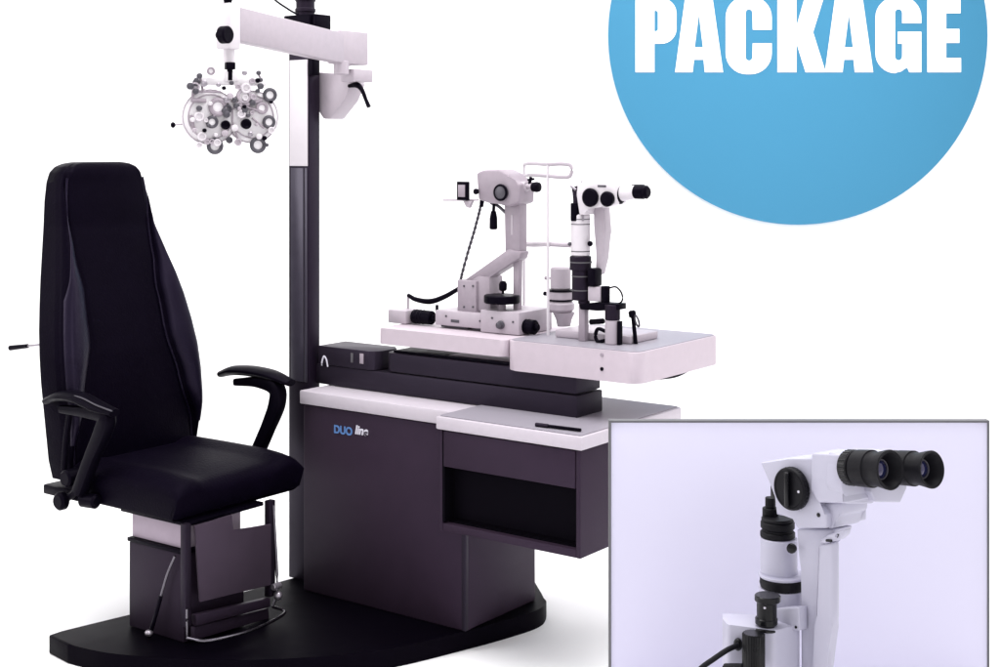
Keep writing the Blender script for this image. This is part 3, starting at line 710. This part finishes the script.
m = MB(); m.sweep([P2(609, 288, -.01), P2(616, 287, -.01), P2(621.5, 293, -.01), P2(622, 301, -.01), P2(615, 306, -.01)], .0025, n=8); m.build('cable', 'blackp', sl)
m = MB(); m.prism(poly2([(593, 205), (604, 206), (605, 232), (603, 258), (599, 275), (595, 275), (596, 250), (594, 225)], BS+.01), BS+.01, BS+.045, bev=.005); m.build('microscope_arm', 'light', sl)
vcyl(612.5, 304.5, 320, 7.6, -.01).build('pivot_housing', 'cabd', sl)
zt_s = .899
k = P2(612.5, 320, -.01); m = MB(); m.cyl((k[0], k[1], zt_s), (k[0], k[1], k[2]+.001), 7.4*S2, c=.002); m.build('base_column', 'light', sl)
m = MB(); m.box(k[0]+.0225, k[0]+.030, k[1]-.012, k[1]+.006, zt_s, k[2]-.001, .001); m.build('scale_bar', 'blackp', sl)
m = MB(); m.box(P2(580.5, 0)[0], P2(587, 0)[0], BS-.012, BS+.01, zt_s, P2(584, 303.5)[2], .002); m.build('guide_post', 'enamel', sl)
m = MB(); kk = P2(599, 337, -.01); m.sweep([P2(605, 331, -.01), P2(598, 329, -.01), P2(595.5, 336, -.01), P2(598, 341.5, -.01), P2(605, 340.5, -.01)], .0055, n=8)
m.cyl(P2(590, 322, .0), P2(604, 321, .0), .008, c=.002); m.build('tension_clip', 'blackp', sl)
m = MB(); m.box(P2(552, 0)[0], P2(628, 0)[0], BS+.015, BS+.17, zt_s, zt_s+.022, .004); m.build('cross_slide', 'light', sl)
for py in (219, 224, 251): 
    k = P2(580.5, py); MB().cyl((k[0], k[1], k[2]-.0012), (k[0], k[1], k[2]+.0012), 10.0*S2, n=28).build('tube_band', 'ring', sl)
for py in (262, 276, 290): 
    k = P2(581, py); MB().cyl((k[0], k[1], k[2]-.0018), (k[0], k[1], k[2]+.0018), (11.4 if py < 270 else 9.6)*S2, n=28).build('tube_band', 'armt', sl)
k = P2(600, 190, -.0305); MB().box(k[0]-.008, k[0]+.02, k[1]-.001, k[1]+.002, k[2]+.008, k[2]+.014, .0005).build('scale_plate', 'ring', sl)
# lamp transformer turret
BT = .10
m = MB(); k = P2(560.5, 300, BT)
def zt2(y): return P2(560.5, y, BT)[2]
m.cyl((k[0], k[1], zt2(289.5)), (k[0], k[1], zt2(267)), .031, c=.005); m.cyl((k[0], k[1], zt2(299)), (k[0], k[1], zt2(291)), .040, c=.002); m.cyl((k[0], k[1], zt2(312)), (k[0], k[1], zt2(300.5)), .042, c=.009)
m.lathe((k[0]+.012, k[1], zt_s+.022), (0, 0, 1), [(0, .02), (.02, .024), (zt2(312)-zt_s-.022, .034)], 28)
tu = m.build('turret', 'light', sl)
m = MB(); m.cyl((k[0], k[1], zt2(291)), (k[0], k[1], zt2(289.5)), .0415, c=0); m.cyl((k[0], k[1], zt2(300.5)), (k[0], k[1], zt2(299)), .0385, c=0)
m.build('gasket', 'blackp', tu)
k3 = P2(544, 293.5, BT-.02); m = MB(); m.cyl(k3, (k3[0]+.013, k3[1], k3[2]), .0065, c=.001, n=16); m.cyl((k3[0]+.012, k3[1], k3[2]), (k3[0]+.045, k3[1]+.012, k3[2]), .003, n=10); m.build('turret_knob', 'blackp', tu)
k3 = P2(545, 278, BT-.01); m = MB(); m.cyl(k3, (k3[0]+.010, k3[1], k3[2]), .0055, c=.001, n=16); m.cyl((k3[0]+.009, k3[1], k3[2]), (k3[0]+.045, k3[1]+.01, k3[2]), .0025, n=10); m.build('turret_knob', 'enamel', tu)
# joystick
m = MB(); k = P2(637, 330, .03); m.cyl((k[0]-.004, k[1], zt_s), P2(633, 317, .03), .006, n=10); m.lathe(P2(633, 318, .03), (-.2, 0, 1), [(0, .006), (.004, .011), (.018, .011), (.022, .006)], 14); m.build('joystick', 'blackp', sl)
m = MB(); k = P2(637, 327, .02); m.torus(P2(637, 321, .02), (.5, .6, .2), .016, .003, 24, 8); m.build('joystick_ring', 'ring', sl)
# head rest frame
BH = .22
hr0, hr1 = P2(526, 200, .16), P2(570, 200, .02)
for x, yb, db in ((548, 322, .04),(524, 315, .22)):
    k = P2(x, yb, db); MB().cyl((k[0], k[1], .8975), (k[0], k[1], P2(x, 165, db)[2]), .0045, n=10).build('head_rest_post', 'white', sl)
m = MB(); 
for y in (164.5, 176): m.sweep([P2(524, y, .22), P2(530, y-1, .14), P2(548, y, .04)] , .004, .006, n=8)
m.sweep([P2(548, 164.5, .04), P2(562, 164, .03), P2(571, 166, .03), P2(570, 176, .03), P2(560, 177, .035), P2(548, 176, .04)], .004, .006, n=8)
m.build('forehead_band', 'light', sl)
m = MB(); m.sweep([P2(522, 244, .20), P2(534, 244.5, .14), P2(550, 244, .06), P2(570, 245, .04)], .012, .008, n=10); m.build('chin_rest', 'light', sl)

# ================================================================== ROUND WALL SIGN
YW = 7.2
Z = lambda py, Y: H-(py-HY)/F*Y
YD = 7.17; s_ = YD/F
sg = thing('round_sign', F0, ((798-CX)*s_, YD, Z(35, YD)), 'large round sky blue sign with bold white lettering on the white backdrop', 'sign')
m = MB(); cx_, cz_ = (798-CX)*s_, Z(35, YD)
m.lathe((cx_, YD+.029, cz_), (0, -1, 0), [(0, 190*s_-.004), (.026, 190*s_-.001), (.029, 190*s_-.004)], 160); disc = m.build('disc', 'blue', sg, smooth=60)
def arc(cx, cy, r, a0, a1, n=8, ry=None):
    ry = ry or r
    return [(cx+r*math.cos(math.radians(a0+(a1-a0)*i/n)), cy+ry*math.sin(math.radians(a0+(a1-a0)*i/n))) for i in range(n+1)]
G = {}
G['P'] = (41, [[(0, 0), (19, 0), (19, 28.5), (24, 28.5)]+arc(26, 43.5, 15, -80, 0, 6)+arc(26, 59, 15, 0, 90, 6)+[(0, 74)]][0:1]+[[(19, 41), (19, 61.5), (21, 61.5), (22.5, 60), (22.5, 42.5), (21, 41)]])
G['A'] = (48, [[(0, 0), (17.5, 0), (19, 12.5), (28.5, 12.5), (29.7, 0), (48, 0), (37.5, 74), (10, 74)], [(19.6, 25), (27.9, 25), (23.8, 58)]])
G['C'] = (46, [arc(21, 19, 21, 180, 270, 8)+arc(25, 19, 21, 270, 360, 8)+[(46, 29), (27, 29)]+arc(23.3, 15, 3.4, 0, -180, 6)+arc(23.3, 59.5, 3.4, 180, 0, 6)+[(27, 42.5), (46, 42.5)]+arc(25, 55, 21, 0, 90, 8)+arc(21, 55, 21, 90, 180, 8)])
G['K'] = (47, [[(0, 0), (19, 0), (19, 29), (28, 0), (48, 0), (35.5, 40), (46, 74), (27, 74), (19, 46), (19, 74), (0, 74)]])
G['G'] = (46, [arc(20, 19, 20, 180, 270, 8)+arc(22, 9, 9, 270, 320, 4)+[(32, 4.5), (34, 0), (46, 0), (46, 40.5), (22.5, 40.5), (22.5, 28.5), (26.8, 28.5)]+arc(23.2, 15.5, 3.6, 0, -180, 6)+arc(23.2, 59.5, 3.6, 180, 0, 6)+[(26.8, 49), (46, 49)]+arc(25, 55, 21, 0, 90, 8)+arc(20, 55, 20, 90, 180, 8)])
G['E'] = (34, [[(0, 0), (34, 0), (34, 14.3), (19, 14.3), (19, 29.3), (32.3, 29.3), (32.3, 43.3), (19, 43.3), (19, 59), (33.5, 59), (33.5, 74), (0, 74)]])
def glyph(name, ch, px, wpx, parent):
    w0, loops = G[ch]
    cu = bpy.data.curves.new(name, 'CURVE'); cu.dimensions = '2D'; cu.fill_mode = 'BOTH'; cu.extrude = .002
    for lp in loops:
        sp = cu.splines.new('POLY'); sp.points.add(len(lp)-1); sp.use_cyclic_u = True
        for i, (x, y) in enumerate(lp): sp.points[i].co = (x*wpx/w0*s_, y*s_, 0, 1)
    t = bpy.data.objects.new('tmp', cu); COL.objects.link(t); bpy.context.view_layer.update()
    me = bpy.data.meshes.new_from_object(t.evaluated_get(bpy.context.evaluated_depsgraph_get())); bpy.data.objects.remove(t)
    me.materials.clear(); me.materials.append(M['letter']); me.name = name
    me.transform(Matrix.Translation(Vector(((px-CX)*s_, YD-.0025, Z(72.3, YD)))-Vector(parent['_o'])) @ RX90)
    o = bpy.data.objects.new(name, me); COL.objects.link(o); o.parent = parent; return o
for ch, px, w in (('P', 635.4, 41), ('A', 675, 48), ('C', 725.6, 46), ('K', 777.3, 47.2), ('A', 824.8, 48.2), ('G', 875.3, 45.8), ('E', 927.2, 33.6)): glyph('letter', ch, px, w, sg)

# ================================================================== LAVENDER BACKBOARD, PLINTH, LARGE MICROSCOPE
YB = 2.75
xl, xr = (609-CX)/F*YB, (989.5-CX)/F*YB; zt = Z(420.5, YB); PZ = .40
bd = thing('backboard', F0, ((xl+xr)/2, YB, PZ), 'lavender backboard with thin grey frame standing behind the large eye microscope', 'display board')
MB().box(xl+.002, xr-.002, YB+.0015, YB+.016, PZ+.001, zt-.002, .001).build('panel', 'lav', bd)
fw = .0042
m = MB(); m.box(xl, xl+fw, YB-.001, YB+.018, PZ+.001, zt, .0005); m.box(xr-fw, xr, YB-.001, YB+.018, PZ+.001, zt, .0005); m.box(xl+fw+.0001, xr-fw-.0001, YB-.001, YB+.018, zt-fw, zt-.0001, .0005)
m.build('frame', 'frame', bd)
pn = thing('plinth', F0, ((xl+xr)/2, 2.45, 0), 'low white plinth under the lavender board and the large microscope', 'plinth')
MB().box(xl-.02, xr+.02, 2.12, 2.80, 0.0, PZ, .004).build('body', 'plinth', pn)

bsc = thing('eyepiece_microscope', F2, (0, 0, PZ), 'large light grey slit lamp microscope with black eyecups in front of lavender board', 'microscope')
def Q(px, py, b=0.): return F2.p(px, py, b)
def zx(x, y): return 600+x/2.5, 410+y/2.5          # enlarged view to photo pixels
def pz_(pts, b): return [F2.on(*zx(x, y), b) for x, y in pts]
s2 = 2.4/F
def vc(cx, y0, y1, r, b=0., c=.001, m=None, n=40):
    """upright cylinder; centre column, top and bottom rows and radius in the enlarged view"""
    X, Yt = zx(cx, y0); _, Yb = zx(cx, y1); a, zt_ = F2.on(X, Yt, b); zb_ = F2.on(X, Yb, b)[1]
    # rows are read at the visible near rim
    m = m or MB(); m.cyl((a, b, zb_), (a, b, zt_), r/2.5*s2, c=c, n=n); return m
HB = -.050
# body wedge
m = MB(); m.prism(pz_([(400, 131), (470, 123), (534, 119), (548, 236), (566, 262), (566, 296), (492, 296), (484, 268), (440, 262), (441, 216), (426, 186)], HB), HB, .045, bev=.003, seg=3)
body = m.build('optics_body', 'scope', bsc)
m = MB(); m.prism(pz_([(545, 232), (606, 232), (603, 262), (590, 268), (586, 294), (572, 298), (556, 264)], HB+.012), HB+.012, .024, bev=.003, seg=3)
m.build('neck', 'scope', body)
# small set screw on the flank
k = Q(*zx(549, 262), HB+.002); MB().cyl((k[0], k[1]+.004, k[2]), (k[0], k[1]-.004, k[2]), .0035, c=.0008, n=16).build('set_screw', 'gloss', body)
# prism box carrying the tubes: near cube and far cube
pb = MB(); pb.prism(pz_([(528, 108), (606, 112), (600, 170), (612, 234), (546, 232), (526, 200)], HB-.006), HB-.006, .004, bev=.003, seg=3)
pb.build('prism_housing', 'scope', body)
def face_pt(px, py, a): return F2.ona(*zx(px, py), a)
aF = F2.on(*zx(604, 150), HB-.006)[0]
pf = [face_pt(606, 113, aF), face_pt(700, 106, aF), face_pt(700, 205, aF), face_pt(678, 233, aF), face_pt(612, 234, aF), face_pt(600, 195, aF)]
m = MB(); m.prism(pf, aF-.03, aF+.004, 'a', bev=.003, seg=3); m.build('tube_mount', 'scope', body)
aG = aF+.018
pf = [face_pt(690, 110, aG), face_pt(770, 112, aG), face_pt(768, 196, aG), face_pt(752, 232, aG), face_pt(690, 231, aG), face_pt(678, 205, aG)]
m = MB(); m.prism(pf, aG-.05, aG, 'a', bev=.003, seg=3); m.build('tube_mount', 'scope', body)
# oculars
def ocular(x_end, y_end, b, r_end=50):
    a1, z1 = F2.on(*zx(x_end, y_end), b); Yc = F2.Y(a1, b); R = r_end/2.5*Yc/F
    Lo = .088
    d = Vector((1, 0, .14)).normalized(); p0 = Vector((a1, b, z1))-d*Lo
    m = MB()
    prof = [(0, R*.72), (.002, R*.86), (.020, R*.88), (.021, R*.82), (.024, R*.82), (.025, R*.93), (.052, R*.95), (.053, R*.88), (.060, R*.84), (.070, R*.90), (Lo-.006, R*.98), (Lo-.001, R), (Lo, R*.97), (Lo-.001, R*.86), (Lo-.010, R*.66), (Lo-.020, R*.56), (Lo-.021, R*.42)]
    m.lathe(p0, d, prof, 64)
    oc = m.build('eyepiece', 'rubber', bsc, smooth=28)
    m = MB(); m.knurl(p0+d*.002, d, .017, R*.92, n=30, dep=.035); m.build('grip_ring', 'gloss', oc)
    m = MB(); m.torus(p0+d*(Lo-.0195), d, R*.49, .0012, 40, 8); m.build('lens_rim', 'ring', oc)
    m = MB(); m.lathe(p0+d*(Lo-.0215), d, [(0, R*.46), (.002, R*.42), (.004, R*.28), (.005, 0)], 40); m.build('lens', 'glass', oc)
    return a1
e1 = ocular(727, 150, -.040); e2 = ocular(831, 149, .052, 47)
print('ocular ends', e1, e2)
# white inner sleeves of the tubes into the mounts are hidden; magnification drum on the near flank
k = Q(*zx(487, 195), HB-.002); R = 53/2.5*F2.Y(k[0], k[1])/F
m = MB(); m.lathe((k[0], k[1], k[2]), (0, -1, 0), [(0, R*.94), (.002, R), (.012, R), (.014, R*.97), (.015, R*.90), (.0135, R*.84), (.0135, 0)], 56); dr_ = m.build('magnification_drum', 'rubber', bsc)
m = MB(); m.box(k[0]-R*.13, k[0]+R*.13, k[1]-.022, k[1]-.0138, k[2]-R*.82, k[2]+R*.82, .003); m.build('grip_bar', 'gloss', dr_)
m = MB(); m.cyl((k[0]+R*.62, k[1]-.0145, k[2]+.0), (k[0]+R*.62, k[1]-.013, k[2]), .0022, n=12); m.build('index_dot', 'inkw', dr_)
m = MB(); m.knurl((k[0], k[1]-.002, k[2]), (0, -1, 0), .009, R*1.015, n=36, dep=.025); m.build('grip_ring', 'gloss', dr_)
# carrying arm: bracket foot and S-shaped column
m = MB(); m.prism(pz_([(488, 298), (584, 298), (580, 314), (566, 324), (545, 334), (540, 344), (540, 640), (530, 680), (530, 720), (500, 720), (505, 400), (494, 350)], -.030), -.028, .016, bev=.004, seg=3)
arm_ = m.build('support_column', 'scope', bsc)
C2 = pz_([(537, 338), (578, 330), (578, 520), (573, 545), (566, 600), (560, 720), (515, 720), (526, 640), (538, 545), (536, 515)], -.048)
m = MB(); m.prism(C2, -.042, -.026, bev=.007, seg=4); m.build('column_rib', 'scope', arm_)
C3 = pz_([(546, 330), (568, 312), (612, 299), (608, 314), (594, 325), (562, 335)], -.044)
m = MB(); m.prism(C3, -.044, -.027, bev=.003, seg=3); m.build('bracket_lip', 'scope', arm_)
k = Q(*zx(572, 328), -.0452); m = MB(); m.cyl((k[0]-.005, k[1], k[2]), (k[0]+.006, k[1], k[2]+.002), .0022, n=12); m.build('clamp_slot', 'gloss', arm_)
k = Q(*zx(586, 318), -.0447)
text_part('mark', 'c', 'scoped', arm_, .012, (k[0], -.0447, k[2]), RX90, extrude=.0006)
k = Q(*zx(592, 319), -.0447)
text_part('mark', '7', 'rubber', arm_, .009, (k[0], -.0447, k[2]), RX90, extrude=.0006)
# illumination tower, top to bottom
BT_ = -.01
m = MB(); m.prism(pz_([(428, 186), (444, 216), (444, 222), (428, 222)], BT_-.008), BT_-.010, BT_+.010, bev=.001); tw_ = m.build('mirror', 'gloss', bsc)
m = vc(426, 218, 250, 13, BT_); vc(426, 244, 275, 20, BT_, m=m); m.build('tower_cap', 'rubber', bsc)
m = vc(444, 268, 277, 40, BT_, .0015); vc(444, 277, 296, 42, BT_, .002, m=m); vc(444, 296, 303, 38, BT_, m=m); vc(444, 302, 318, 43, BT_, .002, m=m); m.build('filter_ring', 'rubber', bsc)
vc(447, 318.5, 412, 45.5, BT_, .001).build('lamp_tube', 'scope', bsc)
k = Q(*zx(481, 345), BT_-.028); m = MB(); m.lathe((k[0], k[1], k[2]), (.4, -1, 0), [(0, .008), (.003, .0085), (.007, .0075), (.008, .004)], 24); m.build('slit_knob', 'gloss', bsc)
m = vc(456, 409, 416, 58, BT_, .001); vc(456, 443, 496, 57, BT_, .0005, m=m); m.build('slit_barrel', 'scope', bsc)
m = MB(); ce = F2.on(*zx(458, 420), BT_); zq0 = F2.on(*zx(458, 443), BT_)[1]; zq1 = ce[1]+.004
m.knurl((ce[0], BT_, zq0), (0, 0, 1), zq1-zq0, 56/2.5*s2, n=40, dep=.02); m.cyl((ce[0], BT_, zq0+.0035), (ce[0], BT_, zq1-.0035), 57/2.5*s2, c=.0008, n=40)
m.build('width_ring', 'rubber', bsc)
k = Q(*zx(407, 429), BT_-.03); MB().cyl((k[0]+.004, k[1]+.01, k[2]), (k[0]-.003, k[1]-.004, k[2]), .003, n=14).build('ring_stop', 'gloss', bsc)
# square collar block
BB = -.050
m = MB(); m.prism(pz_([(440, 496), (497, 494), (498, 552), (440, 552)], BB), BB, -.03, bev=.002, seg=3); blk = m.build('collar_block', 'scope', bsc)
k = Q(*zx(490, 543), BB-.0005); MB().cyl((k[0], k[1]+.001, k[2]), (k[0], k[1]-.0012, k[2]), .0022, n=16).build('screw', 'gloss', blk)
# spool knob
BS_ = F2.local((zx(417, 0)[0]-CX)/F*2.308, 2.308)[1]
m = vc(419, 462, 478, 31, BS_, .0015); vc(417, 478, 524, 24, BS_, .0005, m=m); vc(416, 518, 535, 27, BS_, .0015, m=m); vc(417, 535, 547, 20, BS_, m=m); vc(417, 540, 547, 34, BS_, .0008, m=m)
sp_ = m.build('spool_knob', 'gloss', bsc)
k = Q(*zx(411, 495), BS_-.0165); MB().cyl((k[0], k[1]+.002, k[2]), (k[0], k[1]-.0005, k[2]), .0018, n=12).build('index_dot', 'inkw', sp_)
# main housing (rounded) standing down to the plinth
hp = [F2.ona(0, 0, 0)] if False else None
aL = F2.on(*zx(308, 560), -.01)[0]; aR = F2.on(*zx(497, 560), -.07)[0]; aM = F2.on(*zx(440, 560), -.085)[0]
ztH = F2.on(*zx(440, 549), -.085)[1]
def rp(P, r, n=5):
    out = []; N = len(P)
    for i in range(N):
        p = Vector((*P[i], 0)); a = (Vector((*P[i-1], 0))-p); b = (Vector((*P[(i+1) % N], 0))-p); q = min(r, a.length*.45, b.length*.45)
        A, B = p+a.normalized()*q, p+b.normalized()*q
        for k in range(n+1):
            t = k/n; v = A*(1-t)**2+p*2*t*(1-t)+B*t*t; out.append((v.x, v.y))
    return out
def QW(x, y, Yw):
    px, py = zx(x, y); a, b = F2.local((px-CX)/F*Yw, Yw); return Vector((a, b, H-(py-HY)/F*Yw))
ztH = QW(440, 549, 2.29).z
Ph = rp([tuple(QW(x, 0, y_)[:2]) for x, y_ in ((306, 2.345), (318, 2.315), (436, 2.285), (499, 2.315), (499, 2.36), (306, 2.37))], .007)
m = MB(); m.prism(Ph, PZ+.05, ztH, 'z', bev=.002, seg=3); hs = m.build('lamp_housing', 'scope', bsc)
p = QW(384, 557, 2.272); q = QW(384, 640, 2.272)
m = MB(); m.knurl((p.x, p.y, q.z-.01), (0, 0, 1), p.z-q.z+.01, 27/2.5*s2, n=22, dep=.08); m.build('centering_knob', 'gloss', bsc)
m = MB(); m.ball(QW(345, 586, 2.306), .0075, (1, 1, 1.4)); m.build('cable_gland', 'gloss', bsc)
m = MB(); m.sweep([QW(345, 588, 2.298), QW(318, 600, 2.28), QW(285, 622, 2.27), QW(250, 648, 2.26), QW(215, 690, 2.26), Vector((*QW(190, 740, 2.26)[:2], PZ+.006))], .0045, n=12)
m.build('power_cable', 'rubber', bsc)
m = MB(); a_, b_ = QW(312, 634, 2.292), QW(362, 634, 2.270); m.cyl((a_.x, a_.y, a_.z-.012), (b_.x, b_.y, b_.z-.012), .012, c=.002); m.build('lower_grip', 'rubber', bsc)
# foot under the frame edge
m = MB(); m.box(aL-.03, aR+.06, -.10, .09, PZ+.0005, PZ+.049, .006); m.build('foot', 'scope', bsc)

# ================================================================== CAMERA
cam = bpy.data.cameras.new('camera'); co = bpy.data.objects.new('camera', cam); COL.objects.link(co)
cam.sensor_width = 36; cam.lens = F/1000*36; cam.clip_end = 200; cam.clip_start = .05
cam.shift_y = -(333.5-HY)/1000
co.location = (0, 0, H); co.rotation_euler = (math.pi/2, 0, 0); SC.camera = co

# ================================================================== LIGHT
w = bpy.data.worlds.new('World'); SC.world = w; w.use_nodes = True
bg = w.node_tree.nodes['Background']; bg.inputs[0].default_value = (1, .985, 1, 1); bg.inputs[1].default_value = .50
def area(name, loc, target, size, power, col=(1, 1, 1), sy=None):
    l = bpy.data.lights.new(name, 'AREA'); l.energy = power; l.size = size; l.color = col
    if sy: l.shape = 'RECTANGLE'; l.size_y = sy
    o = bpy.data.objects.new(name, l); COL.objects.link(o); o.location = loc
    o.rotation_euler = (Vector(target)-Vector(loc)).to_track_quat('-Z', 'Y').to_euler(); return o
area('overhead_softbox', (-.3, 3.6, 4.6), (-.2, 4.2, 0), 4.5, 130, (1, .985, 1), 3.5)
area('left_softbox', (-4.0, 3.2, 2.2), (-.6, 4.3, .9), 2.0, 32, (1, .98, 1))
area('front_softbox', (1.2, -1.5, 3.0), (0, 4.2, .8), 2.6, 40)
area('floor_fill', (3.2, 4.6, 2.6), (.6, 4.7, 0), 2.2, 26)  # added fill lamp to whiten the floor beside the base
area('backdrop_fill', (0, 3.0, 5.6), (.5, 7.2, 1.2), 9, 170, (1, 1, 1), 2.0)  # added lamp that only brightens the backdrop to white
SC.view_settings.view_transform = 'Standard'; SC.view_settings.look = 'None'; SC.view_settings.exposure = .4; SC.view_settings.gamma = 1
SC.render.engine = 'CYCLES'
SC.cycles.max_bounces = 8
for o in list(bpy.data.objects):
    if '_o' in o: del o['_o']
